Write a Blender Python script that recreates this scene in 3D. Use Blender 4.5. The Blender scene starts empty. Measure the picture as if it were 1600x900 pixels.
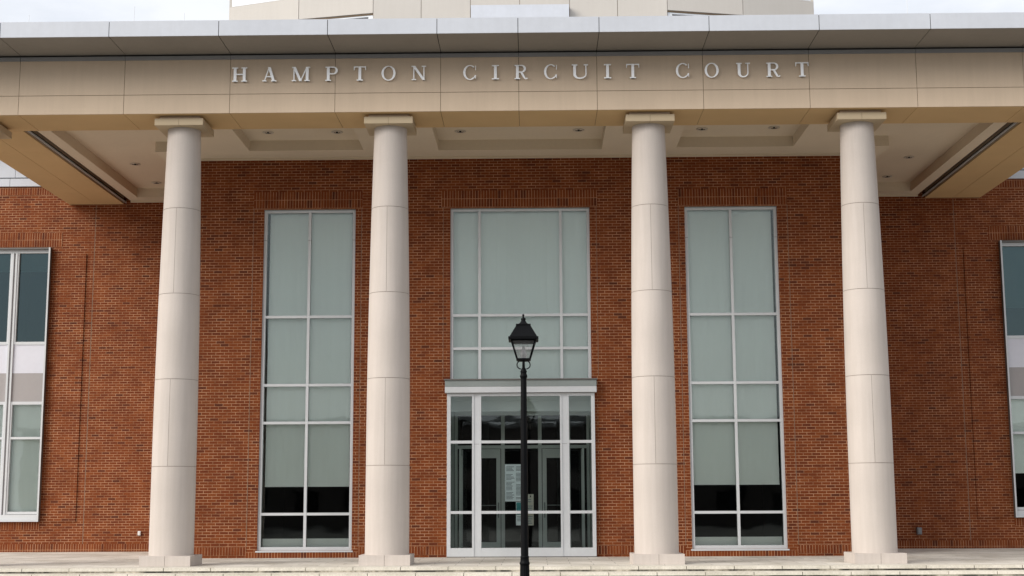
import bpy, bmesh, math, random
from mathutils import Vector, Matrix
random.seed(7)
S = bpy.context.scene
COL = S.collection
R = math.radians

# ---------------------------------------------------------------- camera
cam_d = bpy.data.cameras.new("camera")
cam = bpy.data.objects.new("camera", cam_d); COL.objects.link(cam)
cam_d.sensor_width = 36.0
cam_d.lens = 2192.7 / 1600 * 36.0
cam_d.clip_end = 3000
cam.location = (0.2784, -33.054, 1.269)
CAM_PITCH, CAM_YAW, CAM_ROLL = 0.15113, -0.01538, 0.00459
cam.rotation_euler = (Matrix.Rotation(-CAM_YAW, 3, 'Z') @ Matrix.Rotation(math.pi/2 + CAM_PITCH, 3, 'X')
                      @ Matrix.Rotation(-CAM_ROLL, 3, 'Z')).to_euler()
S.camera = cam

# ---------------------------------------------------------------- light
SUN_EL, SUN_AZ = R(31), R(56)          # azimuth: degrees to the left of the line facade -> viewer
sx, sy, sz = -math.sin(SUN_AZ)*math.cos(SUN_EL), -math.cos(SUN_AZ)*math.cos(SUN_EL), math.sin(SUN_EL)
sun_d = bpy.data.lights.new("sun", 'SUN'); sun_d.energy = 3.0; sun_d.angle = R(42); sun_d.color = (1, .95, .88)
sun = bpy.data.objects.new("sun", sun_d); COL.objects.link(sun)
sun.rotation_euler = Vector((sx, sy, sz)).to_track_quat('Z', 'Y').to_euler()
sun.location = (-40, -40, 60)

W = bpy.data.worlds.new("World"); S.world = W; W.use_nodes = True
nt = W.node_tree; N = nt.nodes; L = nt.links
bg = N['Background']; bg.inputs['Strength'].default_value = 0.10
sky = N.new('ShaderNodeTexSky'); sky.sky_type = 'NISHITA'; sky.sun_disc = False
sky.sun_elevation = SUN_EL; sky.sun_rotation = math.atan2(sx, sy) % (2*math.pi)
tc = N.new('ShaderNodeTexCoord')
mp = N.new('ShaderNodeMapping'); mp.inputs['Scale'].default_value = (2.2, 2.2, 6.0)
ns = N.new('ShaderNodeTexNoise'); ns.inputs['Scale'].default_value = 1.6; ns.inputs['Detail'].default_value = 7
ns.inputs['Roughness'].default_value = .55
L.new(tc.outputs['Generated'], mp.inputs['Vector']); L.new(mp.outputs[0], ns.inputs['Vector'])
rp = N.new('ShaderNodeValToRGB'); rp.color_ramp.elements[0].position = .30; rp.color_ramp.elements[0].color = (.60, .60, .60, 1)
rp.color_ramp.elements[1].position = .52; rp.color_ramp.elements[1].color = (.97, .97, .97, 1)
L.new(ns.outputs['Fac'], rp.inputs[0])
ns2 = N.new('ShaderNodeTexNoise'); ns2.inputs['Scale'].default_value = 2.6; ns2.inputs['Detail'].default_value = 6
L.new(mp.outputs[0], ns2.inputs['Vector'])
rc = N.new('ShaderNodeValToRGB'); rc.color_ramp.elements[0].position = .3; rc.color_ramp.elements[0].color = (7.5, 7.8, 8.4, 1)
rc.color_ramp.elements[1].position = .7; rc.color_ramp.elements[1].color = (8.5, 8.7, 9.0, 1)
L.new(ns2.outputs['Fac'], rc.inputs[0])
mx = N.new('ShaderNodeMixRGB'); L.new(rp.outputs[0], mx.inputs[0]); L.new(sky.outputs[0], mx.inputs[1]); L.new(rc.outputs[0], mx.inputs[2])
L.new(mx.outputs[0], bg.inputs['Color'])

S.view_settings.view_transform = 'Standard'; S.view_settings.look = 'None'
S.view_settings.exposure = 0.30; S.view_settings.gamma = 1.0

# ---------------------------------------------------------------- materials
def mat(name):
    m = bpy.data.materials.new(name); m.use_nodes = True
    return m, m.node_tree.nodes, m.node_tree.links, m.node_tree.nodes['Principled BSDF']
def noise(Nn, Ll, scale, detail=4, vec=None, rough=.5):
    n = Nn.new('ShaderNodeTexNoise'); n.inputs['Scale'].default_value = scale; n.inputs['Detail'].default_value = detail
    n.inputs['Roughness'].default_value = rough
    if vec is None:
        t = Nn.new('ShaderNodeTexCoord'); vec = t.outputs['Object']
    Ll.new(vec, n.inputs['Vector']); return n
def ramp(Nn, Ll, src, stops):
    r = Nn.new('ShaderNodeValToRGB'); e = r.color_ramp.elements
    while len(e) < len(stops): e.new(.5)
    for k, (p, c) in zip(e, stops): k.position = p; k.color = (*c, 1) if len(c) == 3 else c
    Ll.new(src, r.inputs[0]); return r
def scaled(c, k): return tuple(min(1, v*k) for v in c)
def rough_mat(name, col, var=.12, scale=1.3, rough=.8, metal=0, fine=40, bump=.15, streak=0, spec=.3):
    """a matt surface with broad mottling, fine grain and optional vertical weather streaks"""
    m, Nn, Ll, b = mat(name)
    t = Nn.new('ShaderNodeTexCoord')
    n1 = noise(Nn, Ll, scale, 5, t.outputs['Object']); n2 = noise(Nn, Ll, fine, 3, t.outputs['Object'])
    r1 = ramp(Nn, Ll, n1.outputs['Fac'], [(.3, scaled(col, 1-var)), (.7, scaled(col, 1+var))])
    r2 = ramp(Nn, Ll, n2.outputs['Fac'], [(.3, (1-var*.6,)*3), (.7, (1+var*.3,)*3)])
    mu = Nn.new('ShaderNodeMixRGB'); mu.blend_type = 'MULTIPLY'; mu.inputs[0].default_value = 1
    Ll.new(r1.outputs[0], mu.inputs[1]); Ll.new(r2.outputs[0], mu.inputs[2]); out = mu.outputs[0]
    if streak:
        mpp = Nn.new('ShaderNodeMapping'); mpp.inputs['Scale'].default_value = (5.5, 5.5, .35)
        Ll.new(t.outputs['Object'], mpp.inputs['Vector'])
        n3 = noise(Nn, Ll, 1.7, 5, mpp.outputs[0], .6)
        r3 = ramp(Nn, Ll, n3.outputs['Fac'], [(.38, (1-streak, 1-streak*1.05, 1-streak*1.2)), (.6, (1, 1, 1))])
        m2 = Nn.new('ShaderNodeMixRGB'); m2.blend_type = 'MULTIPLY'; m2.inputs[0].default_value = 1
        Ll.new(out, m2.inputs[1]); Ll.new(r3.outputs[0], m2.inputs[2]); out = m2.outputs[0]
    Ll.new(out, b.inputs['Base Color'])
    b.inputs['Roughness'].default_value = rough; b.inputs['Metallic'].default_value = metal
    b.inputs['Specular IOR Level'].default_value = spec
    if bump:
        bp = Nn.new('ShaderNodeBump'); bp.inputs['Strength'].default_value = bump; bp.inputs['Distance'].default_value = .004
        Ll.new(n2.outputs['Fac'], bp.inputs['Height']); Ll.new(bp.outputs[0], b.inputs['Normal'])
    return m

def brick_mat(name, axis='X', soldier=False, z0=0.0, x0=0.0):
    m, Nn, Ll, b = mat(name)
    t = Nn.new('ShaderNodeTexCoord'); sp = Nn.new('ShaderNodeSeparateXYZ'); Ll.new(t.outputs['Object'], sp.inputs[0])
    cb = Nn.new('ShaderNodeCombineXYZ')
    def off(sock, d):
        a = Nn.new('ShaderNodeMath'); a.operation = 'ADD'; a.inputs[1].default_value = d; Ll.new(sock, a.inputs[0]); return a.outputs[0]
    h = off(sp.outputs[axis], 60 + x0); v = off(sp.outputs['Z'], -z0 + (0 if soldier else 6.77))
    if soldier: Ll.new(v, cb.inputs[0]); Ll.new(h, cb.inputs[1])
    else: Ll.new(h, cb.inputs[0]); Ll.new(v, cb.inputs[1])
    bt = Nn.new('ShaderNodeTexBrick')
    bt.inputs['Scale'].default_value = 1; bt.inputs['Brick Width'].default_value = .2032
    bt.inputs['Row Height'].default_value = .0677; bt.inputs['Mortar Size'].default_value = .0056
    bt.inputs['Mortar Smooth'].default_value = .15; bt.inputs['Bias'].default_value = 0
    bt.offset = 0.0 if soldier else .5
    bt.inputs['Color1'].default_value = (0, 0, 0, 1); bt.inputs['Color2'].default_value = (1, 1, 1, 1)
    bt.inputs['Mortar'].default_value = (0, 0, 0, 1)
    Ll.new(cb.outputs[0], bt.inputs['Vector'])
    pal = ramp(Nn, Ll, bt.outputs['Color'], [(0.0, (.095, .024, .010)), (.04, (.12, .027, .009)), (.10, (.15, .032, .008)),
                                            (.5, (.182, .041, .0088)), (.85, (.20, .048, .0105)), (1.0, (.215, .057, .014))])
    n1 = noise(Nn, Ll, 1.5, 7, t.outputs['Object'], .7); r1 = ramp(Nn, Ll, n1.outputs['Fac'], [(.32, (.80, .76, .76)), (.66, (1.12, 1.14, 1.12))])
    n2 = noise(Nn, Ll, 55, 4, t.outputs['Object']); r2 = ramp(Nn, Ll, n2.outputs['Fac'], [(.3, (.82, .80, .78)), (.7, (1.12, 1.12, 1.12))])
    a1 = Nn.new('ShaderNodeMixRGB'); a1.blend_type = 'MULTIPLY'; a1.inputs[0].default_value = 1
    Ll.new(pal.outputs[0], a1.inputs[1]); Ll.new(r1.outputs[0], a1.inputs[2])
    a2 = Nn.new('ShaderNodeMixRGB'); a2.blend_type = 'MULTIPLY'; a2.inputs[0].default_value = 1
    Ll.new(a1.outputs[0], a2.inputs[1]); Ll.new(r2.outputs[0], a2.inputs[2])
    # mortar, patchy: cleaner and dirtier zones
    n3 = noise(Nn, Ll, 2.3, 6, t.outputs['Object'], .65)
    mo = ramp(Nn, Ll, n3.outputs['Fac'], [(.34, (.24, .105, .05)), (.62, (.52, .29, .165))])
    mxr = Nn.new('ShaderNodeMixRGB'); Ll.new(bt.outputs['Fac'], mxr.inputs[0]); Ll.new(a2.outputs[0], mxr.inputs[1]); Ll.new(mo.outputs[0], mxr.inputs[2])
    Ll.new(mxr.outputs[0], b.inputs['Base Color']); b.inputs['Roughness'].default_value = .85
    b.inputs['Specular IOR Level'].default_value = .25
    inv = Nn.new('ShaderNodeMath'); inv.operation = 'SUBTRACT'; inv.inputs[0].default_value = 1; Ll.new(bt.outputs['Fac'], inv.inputs[1])
    bp = Nn.new('ShaderNodeBump'); bp.inputs['Strength'].default_value = .5; bp.inputs['Distance'].default_value = .004
    Ll.new(inv.outputs[0], bp.inputs['Height']); Ll.new(bp.outputs[0], b.inputs['Normal'])
    return m

def glass_mat(name, tint, spec_tint=(1, 1, 1), refl=1.5, wav=.02):
    m, Nn, Ll, b = mat(name); Nn.remove(b); out = Nn['Material Output']
    tr = Nn.new('ShaderNodeBsdfTransparent'); tr.inputs[0].default_value = (*tint, 1)
    gl = Nn.new('ShaderNodeBsdfGlossy'); gl.inputs['Color'].default_value = (*spec_tint, 1); gl.inputs['Roughness'].default_value = .015
    n = noise(Nn, Ll, 1.1, 2); bp = Nn.new('ShaderNodeBump'); bp.inputs['Strength'].default_value = wav; bp.inputs['Distance'].default_value = .1
    Ll.new(n.outputs['Fac'], bp.inputs['Height']); Ll.new(bp.outputs[0], gl.inputs['Normal'])
    fr = Nn.new('ShaderNodeFresnel'); fr.inputs['IOR'].default_value = refl
    mxx = Nn.new('ShaderNodeMixShader'); Ll.new(fr.outputs[0], mxx.inputs[0]); Ll.new(tr.outputs[0], mxx.inputs[1]); Ll.new(gl.outputs[0], mxx.inputs[2])
    Ll.new(mxx.outputs[0], out.inputs['Surface']); return m

M = {}
M['brick'] = brick_mat('brick')
M['brick_side'] = brick_mat('brick_side', 'Y')
M['soldier_base'] = brick_mat('brick_soldier_base', 'X', True, z0=.055)
M['soldier_lintel'] = brick_mat('brick_soldier_lintel', 'X', True, z0=8.28)
M['soldier_wing'] = brick_mat('brick_soldier_wing', 'X', True, z0=8.24)
M['soldier_eave'] = brick_mat('brick_soldier_eave', 'X', True, z0=9.70)
M['soldier_sill'] = brick_mat('brick_soldier_sill', 'X', True, z0=.585)
M['soldier_low'] = brick_mat('brick_soldier_low', 'X', True, z0=-.065)
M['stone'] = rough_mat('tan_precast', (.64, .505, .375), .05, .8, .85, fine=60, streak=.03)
M['stone_bounce'] = rough_mat('warm_bounce_precast', (.62, .43, .22), .05, .8, .85, fine=60)  # same beam stone, tinted golden for warm bounce light on the undersides
M['stone_cap'] = rough_mat('cap_precast', (.50, .40, .27), .05, .8, .85, fine=60)
M['stone_joint'] = rough_mat('stone_joint', (.20, .145, .095), .1, 2, .9)
M['column_stone'] = rough_mat('column_precast', (.545, .485, .44), .055, .9, .8, fine=70, streak=.05)
M['column_joint'] = rough_mat('column_joint', (.27, .225, .19), .1, 3, .9)
M['metal'] = rough_mat('pale_metal_panel', (.56, .58, .625), .04, .6, .45, fine=8, bump=.02, spec=.5, streak=.02)
M['soffit_shade'] = rough_mat('shaded_soffit_panel', (.27, .245, .215), .05, .8, .55, fine=8, bump=.02)  # same eave metal, colour darkened for the shade on its underside
M['metal_dark'] = rough_mat('grey_flashing', (.30, .30, .305), .06, .8, .5, fine=8, bump=.02)
M['gap'] = rough_mat('shadow_gap', (.015, .015, .015), .1, 2, .9)
M['alu'] = rough_mat('window_aluminium', (.60, .615, .63), .04, 1.5, .42, fine=20, bump=.02, spec=.5)
M['alu_dark'] = rough_mat('canopy_metal', (.27, .30, .29), .06, 1.5, .5, fine=20, bump=.02)
M['steel_edge'] = rough_mat('steel_edge', (.16, .15, .14), .1, 2, .6)
M['white_panel'] = rough_mat('white_spandrel', (.66, .66, .72), .03, 1, .5, fine=10, bump=.02)
M['mauve_panel'] = rough_mat('grey_spandrel', (.36, .335, .33), .03, 1, .6, fine=10, bump=.02)
M['ceiling'] = rough_mat('ceiling_plaster', (.67, .57, .435), .04, .5, .9, fine=15, bump=.03)
M['blind'] = rough_mat('blind_fabric', (.90, .925, .88), .02, .7, .9, fine=90, bump=.05)
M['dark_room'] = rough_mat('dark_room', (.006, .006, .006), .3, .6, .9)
M['lobby'] = rough_mat('lobby_wall', (.74, .80, .76), .06, .8, .7)
M['door_frame'] = rough_mat('door_frame', (.72, .77, .73), .05, 1, .5)
M['paver'] = None
M['black'] = rough_mat('black_cast_iron', (.003, .0033, .004), .2, 6, .55, fine=60, bump=.1, spec=.10)
M['letter'] = rough_mat('letter_metal', (.98, .97, .95), .02, 5, .32, metal=.35, fine=60, bump=.03)
M['sealant'] = rough_mat('joint_sealant', (.25, .17, .12), .15, 3, .9)
M['tower'] = rough_mat('pale_precast', (.52, .485, .44), .03, .5, .8, fine=40, streak=.02)
M['tower_frame'] = rough_mat('white_frame', (.72, .74, .76), .03, 1, .5)
M['paper'] = rough_mat('paper', (.86, .92, .94), .05, 4, .8)
M['paper_cream'] = rough_mat('cream_paper', (.55, .53, .45), .05, 4, .8)
M['paper_teal'] = rough_mat('teal_print', (.08, .30, .31), .1, 12, .8)
M['ink'] = rough_mat('ink', (.22, .26, .28), .2, 30, .9)
M['asphalt'] = rough_mat('ground_paving', (.12, .115, .105), .12, .12, .9, fine=4)
M['bulb'] = rough_mat('opal_glass', (.97, .97, .96), .02, 4, .2, bump=0, spec=.6)
M['glass'] = glass_mat('window_glass', (.955, .975, .965), (.94, 1, .98), 1.48)
M['glass_dark'] = glass_mat('tinted_glass', (.42, .52, .52), (.72, .90, .93), 1.75, .05)
M['glass_clear'] = glass_mat('lantern_glass', (1, 1, 1), refl=1.5)
def lantern_glass():
    m = glass_mat('lantern_glass', (1, 1, 1), refl=1.5); Nn = m.node_tree.nodes; Ll = m.node_tree.links
    out = Nn['Material Output']; old = out.inputs['Surface'].links[0].from_socket
    tl = Nn.new('ShaderNodeBsdfTranslucent'); df = Nn.new('ShaderNodeBsdfDiffuse'); ad = Nn.new('ShaderNodeMixShader')
    for q, k in ((tl, 0), (df, 0)): q.inputs[0].default_value = (.85, .86, .86, 1)
    Ll.new(tl.outputs[0], ad.inputs[1]); Ll.new(df.outputs[0], ad.inputs[2])
    mm = Nn.new('ShaderNodeMixShader'); mm.inputs[0].default_value = .045     # pale veil painted in for reflections on the panes
    Ll.new(old, mm.inputs[1]); Ll.new(ad.outputs[0], mm.inputs[2]); Ll.new(mm.outputs[0], out.inputs['Surface']); return m
M['lantern_glass'] = lantern_glass()
M['outlet'] = rough_mat('outlet_white', (.75, .75, .73), .05, 10, .5)
M['outlet_grey'] = rough_mat('outlet_grey', (.22, .23, .24), .1, 10, .45)
M['light_ring'] = rough_mat('downlight_trim', (.50, .44, .36), .05, 5, .5)
M['light_hole'] = rough_mat('downlight_baffle', (.05, .045, .04), .1, 5, .5)

def paver_mat():
    m, Nn, Ll, b = mat('terrace_paving')
    t = Nn.new('ShaderNodeTexCoord')
    bt = Nn.new('ShaderNodeTexBrick'); bt.inputs['Scale'].default_value = 1
    bt.inputs['Brick Width'].default_value = .94; bt.inputs['Row Height'].default_value = .62
    bt.inputs['Mortar Size'].default_value = .006; bt.inputs['Mortar Smooth'].default_value = .2; bt.offset = .5
    bt.inputs['Color1'].default_value = (.60, .56, .50, 1); bt.inputs['Color2'].default_value = (.72, .68, .61, 1)
    bt.inputs['Mortar'].default_value = (.20, .18, .15, 1)
    mpp = Nn.new('ShaderNodeMapping'); mpp.inputs['Location'].default_value = (60.1, 30.2, 0)
    Ll.new(t.outputs['Object'], mpp.inputs[0]); Ll.new(mpp.outputs[0], bt.inputs['Vector'])
    n = noise(Nn, Ll, .9, 6, t.outputs['Object'], .65); r = ramp(Nn, Ll, n.outputs['Fac'], [(.32, (.72, .70, .66)), (.6, (1.05, 1.05, 1.05))])
    mu = Nn.new('ShaderNodeMixRGB'); mu.blend_type = 'MULTIPLY'; mu.inputs[0].default_value = 1
    Ll.new(bt.outputs['Color'], mu.inputs[1]); Ll.new(r.outputs[0], mu.inputs[2]); Ll.new(mu.outputs[0], b.inputs['Base Color'])
    b.inputs['Roughness'].default_value = .75
    return m
M['paver'] = paver_mat()
def step_mat():
    m, Nn, Ll, b = mat('step_stone')
    t = Nn.new('ShaderNodeTexCoord')
    n = noise(Nn, Ll, 1.6, 6, t.outputs['Object'], .65)
    r = ramp(Nn, Ll, n.outputs['Fac'], [(.3, (.54, .50, .42)), (.65, (.72, .67, .59))])
    n2 = noise(Nn, Ll, 30, 4, t.outputs['Object']); r2 = ramp(Nn, Ll, n2.outputs['Fac'], [(.3, (.85, .85, .83)), (.7, (1.05, 1.05, 1.05))])
    mu = Nn.new('ShaderNodeMixRGB'); mu.blend_type = 'MULTIPLY'; mu.inputs[0].default_value = 1
    Ll.new(r.outputs[0], mu.inputs[1]); Ll.new(r2.outputs[0], mu.inputs[2])
    Ll.new(mu.outputs[0], b.inputs['Base Color']); b.inputs['Roughness'].default_value = .8
    return m
M['step'] = step_mat()
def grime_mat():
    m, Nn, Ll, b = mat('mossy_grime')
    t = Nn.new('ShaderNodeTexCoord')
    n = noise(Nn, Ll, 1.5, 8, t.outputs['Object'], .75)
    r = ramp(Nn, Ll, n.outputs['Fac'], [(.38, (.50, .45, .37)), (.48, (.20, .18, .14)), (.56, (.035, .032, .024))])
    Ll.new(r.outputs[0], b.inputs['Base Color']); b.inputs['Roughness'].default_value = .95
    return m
M['grime'] = grime_mat()

# ---------------------------------------------------------------- mesh helpers
class MB:
    def __init__(s): s.v = []; s.f = []; s.mi = []; s.sm = []; s.mats = []
    def m(s, name):
        if name not in s.mats: s.mats.append(name)
        return s.mats.index(name)
    def face(s, pts, mt, smooth=False):
        i = len(s.v); s.v += [tuple(p) for p in pts]; s.f.append(tuple(range(i, i+len(pts)))); s.mi.append(s.m(mt)); s.sm.append(smooth)
    def box(s, x0, x1, y0, y1, z0, z1, mt, side=None):
        if x0 > x1: x0, x1 = x1, x0
        if y0 > y1: y0, y1 = y1, y0
        if z0 > z1: z0, z1 = z1, z0
        sd = side or mt
        P = lambda a, b, c: (a, b, c)
        s.face([P(x0,y0,z0), P(x1,y0,z0), P(x1,y0,z1), P(x0,y0,z1)], mt)
        s.face([P(x1,y1,z0), P(x0,y1,z0), P(x0,y1,z1), P(x1,y1,z1)], mt)
        s.face([P(x0,y1,z0), P(x0,y0,z0), P(x0,y0,z1), P(x0,y1,z1)], sd)
        s.face([P(x1,y0,z0), P(x1,y1,z0), P(x1,y1,z1), P(x1,y0,z1)], sd)
        s.face([P(x0,y0,z1), P(x1,y0,z1), P(x1,y1,z1), P(x0,y1,z1)], mt)
        s.face([P(x0,y1,z0), P(x1,y1,z0), P(x1,y0,z0), P(x0,y0,z0)], mt)
        return s
    def hexa(s, b4, t4, mt):
        """b4, t4: four bottom and four top corners, counter-clockwise seen from above"""
        s.face(list(reversed(b4)), mt); s.face(t4, mt)
        for k in range(4):
            j = (k+1) % 4; s.face([b4[k], b4[j], t4[j], t4[k]], mt)
        return s
    def lathe(s, cx, cy, prof, mt, n=48, mats=None, caps=True):
        base = len(s.v)
        for (r, z) in prof:
            for k in range(n):
                a = 2*math.pi*k/n; s.v.append((cx+r*math.cos(a), cy+r*math.sin(a), z))
        for i in range(len(prof)-1):
            mm = mats[i] if mats else mt
            for k in range(n):
                j = (k+1) % n
                s.f.append((base+i*n+k, base+i*n+j, base+(i+1)*n+j, base+(i+1)*n+k)); s.mi.append(s.m(mm)); s.sm.append(True)
        if caps:
            ring = lambda i: [s.v[base+i*n+k] for k in range(n)]
            s.face(ring(0)[::-1], mt); s.face(ring(len(prof)-1), mt)
        return s
    def tube(s, pts, r, mt, n=10):
        pts = [Vector(p) for p in pts]; base = len(s.v); up = Vector((0, 1, .03))
        for i, p in enumerate(pts):
            d = (pts[min(i+1, len(pts)-1)] - pts[max(i-1, 0)]).normalized()
            a = d.cross(up); a = a.normalized() if a.length > 1e-4 else Vector((1, 0, 0)); b = d.cross(a).normalized()
            rr = r[i] if isinstance(r, (list, tuple)) else r
            for k in range(n):
                t = 2*math.pi*k/n; s.v.append(tuple(p + a*rr*math.cos(t) + b*rr*math.sin(t)))
        for i in range(len(pts)-1):
            for k in range(n):
                j = (k+1) % n; s.f.append((base+i*n+k, base+i*n+j, base+(i+1)*n+j, base+(i+1)*n+k)); s.mi.append(s.m(mt)); s.sm.append(True)
        s.f.append(tuple(base+k for k in range(n))); s.mi.append(s.m(mt)); s.sm.append(False)
        e = base+(len(pts)-1)*n; s.f.append(tuple(e+k for k in reversed(range(n)))); s.mi.append(s.m(mt)); s.sm.append(False)
        return s
    def grid(s, us, vs, hole, to, depth, mt, rev, cap=None, outer=True):
        """sheet of cells with holes; hole(i,j) tells; to(u,v,w) maps with w the distance behind the face"""
        nu, nv = len(us)-1, len(vs)-1
        H = lambda i, j: None if not (0 <= i < nu and 0 <= j < nv) else hole(.5*(us[i]+us[i+1]), .5*(vs[j]+vs[j+1]))
        for i in range(nu):
            for j in range(nv):
                u0, u1, v0, v1 = us[i], us[i+1], vs[j], vs[j+1]
                h = H(i, j)
                if not h: s.face([to(u0,v0,0), to(u1,v0,0), to(u1,v1,0), to(u0,v1,0)], mt)
                elif cap: s.face([to(u0,v0,depth), to(u1,v0,depth), to(u1,v1,depth), to(u0,v1,depth)], cap)
                for (di, dj, a, b_, ver) in ((-1,0,(u0,v1),(u0,v0),1), (1,0,(u1,v0),(u1,v1),1), (0,-1,(u0,v0),(u1,v0),0), (0,1,(u1,v1),(u0,v1),0)):
                    g = H(i+di, j+dj)
                    mm = rev[0] if ver else rev[1]
                    if h and g is False: s.face([to(*a,0), to(*a,depth), to(*b_,depth), to(*b_,0)], mm)
                    if (not h) and g is None and outer: s.face([to(*b_,0), to(*b_,depth), to(*a,depth), to(*a,0)], mm)
        return s
    def build(s, name, parent=None, loc=None):
        me = bpy.data.meshes.new(name)
        vs = s.v if loc is None else [(x-loc[0], y-loc[1], z-loc[2]) for x, y, z in s.v]
        me.from_pydata(vs, [], s.f)
        for n in s.mats: me.materials.append(M[n])
        for p, k, q in zip(me.polygons, s.mi, s.sm): p.material_index = k; p.use_smooth = q
        me.update()
        o = bpy.data.objects.new(name, me); COL.objects.link(o)
        if loc is not None: o.location = loc
        if parent is not None: o.parent = parent
        return o

def struct(o): o['kind'] = 'structure'; return o
def thing(name, label, cat, loc=(0, 0, 0), group=None):
    o = bpy.data.objects.new(name, None); COL.objects.link(o); o.location = loc; o.empty_display_size = .3
    o['label'] = label; o['category'] = cat
    if group: o['group'] = group
    return o
def tag(o, label, cat, group=None):
    o['label'] = label; o['category'] = cat
    if group: o['group'] = group
    return o

# ---------------------------------------------------------------- ground, terrace, steps
GZ = -0.9
struct(MB().box(-900, 900, -900, 900, GZ-.5, GZ, 'asphalt').build('ground'))
EDGE = -4.86
struct(MB().box(-26, 26, EDGE+.4, 30, GZ+.01, 0, 'paver').build('terrace'))
st = MB(); z = 0.0; y = EDGE
for k in range(9):
    x = -26.0 + .94*(k % 2)*.35 + .115
    zt = -.1*k
    y1 = y - (0 if k == 0 else 0)
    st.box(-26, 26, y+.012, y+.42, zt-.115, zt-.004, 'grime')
    rnd = random.Random(k)
    while x < 26:
        st.box(x+.007, x+.933, y+rnd.uniform(-.002, .002), y+(.40 if k == 0 else .37), zt-.062, zt+.003 if k else zt+.002, 'step')
        x += .94
    x = -26.0 + .115
    while x < 26:
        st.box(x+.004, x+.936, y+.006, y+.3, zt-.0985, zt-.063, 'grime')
        x += .94
    y -= .36
struct(st.build('steps'))

# ---------------------------------------------------------------- the courthouse
B = thing('courthouse', 'red brick courthouse with pale columned portico, tall windows and grey metal roof edge', 'building')
CX = -.035        # middle of the windows
YW = 4.69         # front of the wings
XC = 8.05         # corner of the middle block
def wall(holes, x0, x1, z0, z1, yf, depth, mt='brick', side='brick_side', extra_z=()):
    us = sorted({x0, x1, *[h[0] for h in holes], *[h[1] for h in holes]})
    vs = sorted({z0, z1, *[h[2] for h in holes], *[h[3] for h in holes]})
    hole = lambda u, v: any(h[0] < u < h[1] and h[2] < v < h[3] for h in holes)
    b = MB(); b.grid(us, vs, hole, lambda u, v, w: (u, yf+w, v), depth, mt, (side, mt)); return b

WIN = [(-6.19, -3.985, .165, 8.25), (3.915, 6.12, .165, 8.25)]
MID = (-1.70, 1.635, 3.95, 8.25)
VES = (-1.76, 1.69, 0, 3.95)
wb = wall([*WIN, MID, (MID[0], MID[1], 0, 3.95)], -XC, XC, 0, 9.62, 0, .24)
for s in (-1, 1):
    x = s*XC
    q = [(x, .24, 0), (x, YW+.2, 0), (x, YW+.2, 9.62), (x, .24, 9.62)]
    wb.face(q if s > 0 else q[::-1], 'brick_side')
wb.build('wall', B)
# soldier courses and control joints on the middle wall
P = -.008
for a, c in ((-XC, -6.44), (-3.835, -1.78), (1.70, 3.765), (6.37, XC)):
    MB().box(a, c, P, .05, .055, .255, 'soldier_base', 'brick_side').build('soldier_course', B)
for a, c in ((-6.44, -3.835), (3.765, 6.37)):
    MB().box(a, c, P, .05, -.0, .135, 'soldier_low', 'brick_side').build('soldier_course', B)
for a, c in ((-6.44, -3.82), (-1.92, 1.83), (3.755, 6.37)):
    MB().box(a, c, P, .05, 8.28, 8.68, 'soldier_lintel', 'brick_side').build('lintel', B)
for x in (-6.44, -3.835, 3.765, 6.37): MB().box(x-.006, x+.006, -.0035, .02, .26, 8.275, 'sealant').build('control_joint', B)
for x in (-1.87, 1.80): MB().box(x-.005, x+.005, -.0035, .02, 4.2, 8.275, 'sealant').build('control_joint', B)
for s in (-1, 1): MB().box(s*11.76-.008, s*11.76+.008, YW-.0035, YW+.02, 0.0, 9.40, 'sealant').build('control_joint', B)

# wings
wing_win = (12.93, 14.93, .80, 8.21)
for s in (-1, 1):
    h = sorted((s*wing_win[0], s*wing_win[1])); x0, x1 = sorted((s*XC, s*26))
    w = wall([(h[0], h[1], .80, 8.21)], x0, x1, 0, 9.94, YW, .24)
    a, c = sorted((s*11.97, s*12.70)); w.box(a, c, YW-.028, YW+.05, .80, 8.04, 'brick', 'brick_side')
    w.build('wing_wall', B)
    for a, c, z0, z1, mt, nm in ((XC, 26, .01, .21, 'soldier_base', 'soldier_course'), (12.5, 26, 9.70, 9.925, 'soldier_eave', 'soldier_course'),
                                (12.66, 15.2, 8.24, 8.64, 'soldier_wing', 'lintel'), (12.93, 14.93, .585, .785, 'soldier_sill', 'soldier_course')):
        a, c = sorted((s*a, s*c)); MB().box(a, c, YW-.008, YW+.05, z0, z1, mt, 'brick_side').build(nm, B)
    # metal bands under the wing roof
    mb = MB(); x = 12.5
    off = 0
    xs = [12.52, 14.17, 16.4, 18.6, 20.8, 23, 26]
    for k in range(len(xs)-1):
        a, c = sorted((s*(xs[k]+.006), s*(xs[k+1]-.006))); mb.box(a, c, YW-.06, YW+.2, 9.945, 10.165, 'metal')
    xs = [12.52, 14.04, 16.3, 18.5, 20.7, 22.9, 26]
    for k in range(len(xs)-1):
        a, c = sorted((s*(xs[k]+.006), s*(xs[k+1]-.006))); mb.box(a, c, YW-.03, YW+.2, 10.20, 11.2, 'metal')
    a, c = sorted((s*12.5, s*26)); mb.box(a, c, YW+.03, YW+.2, 9.93, 11.2, 'gap')
    mb.build('metal_band', B)

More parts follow.
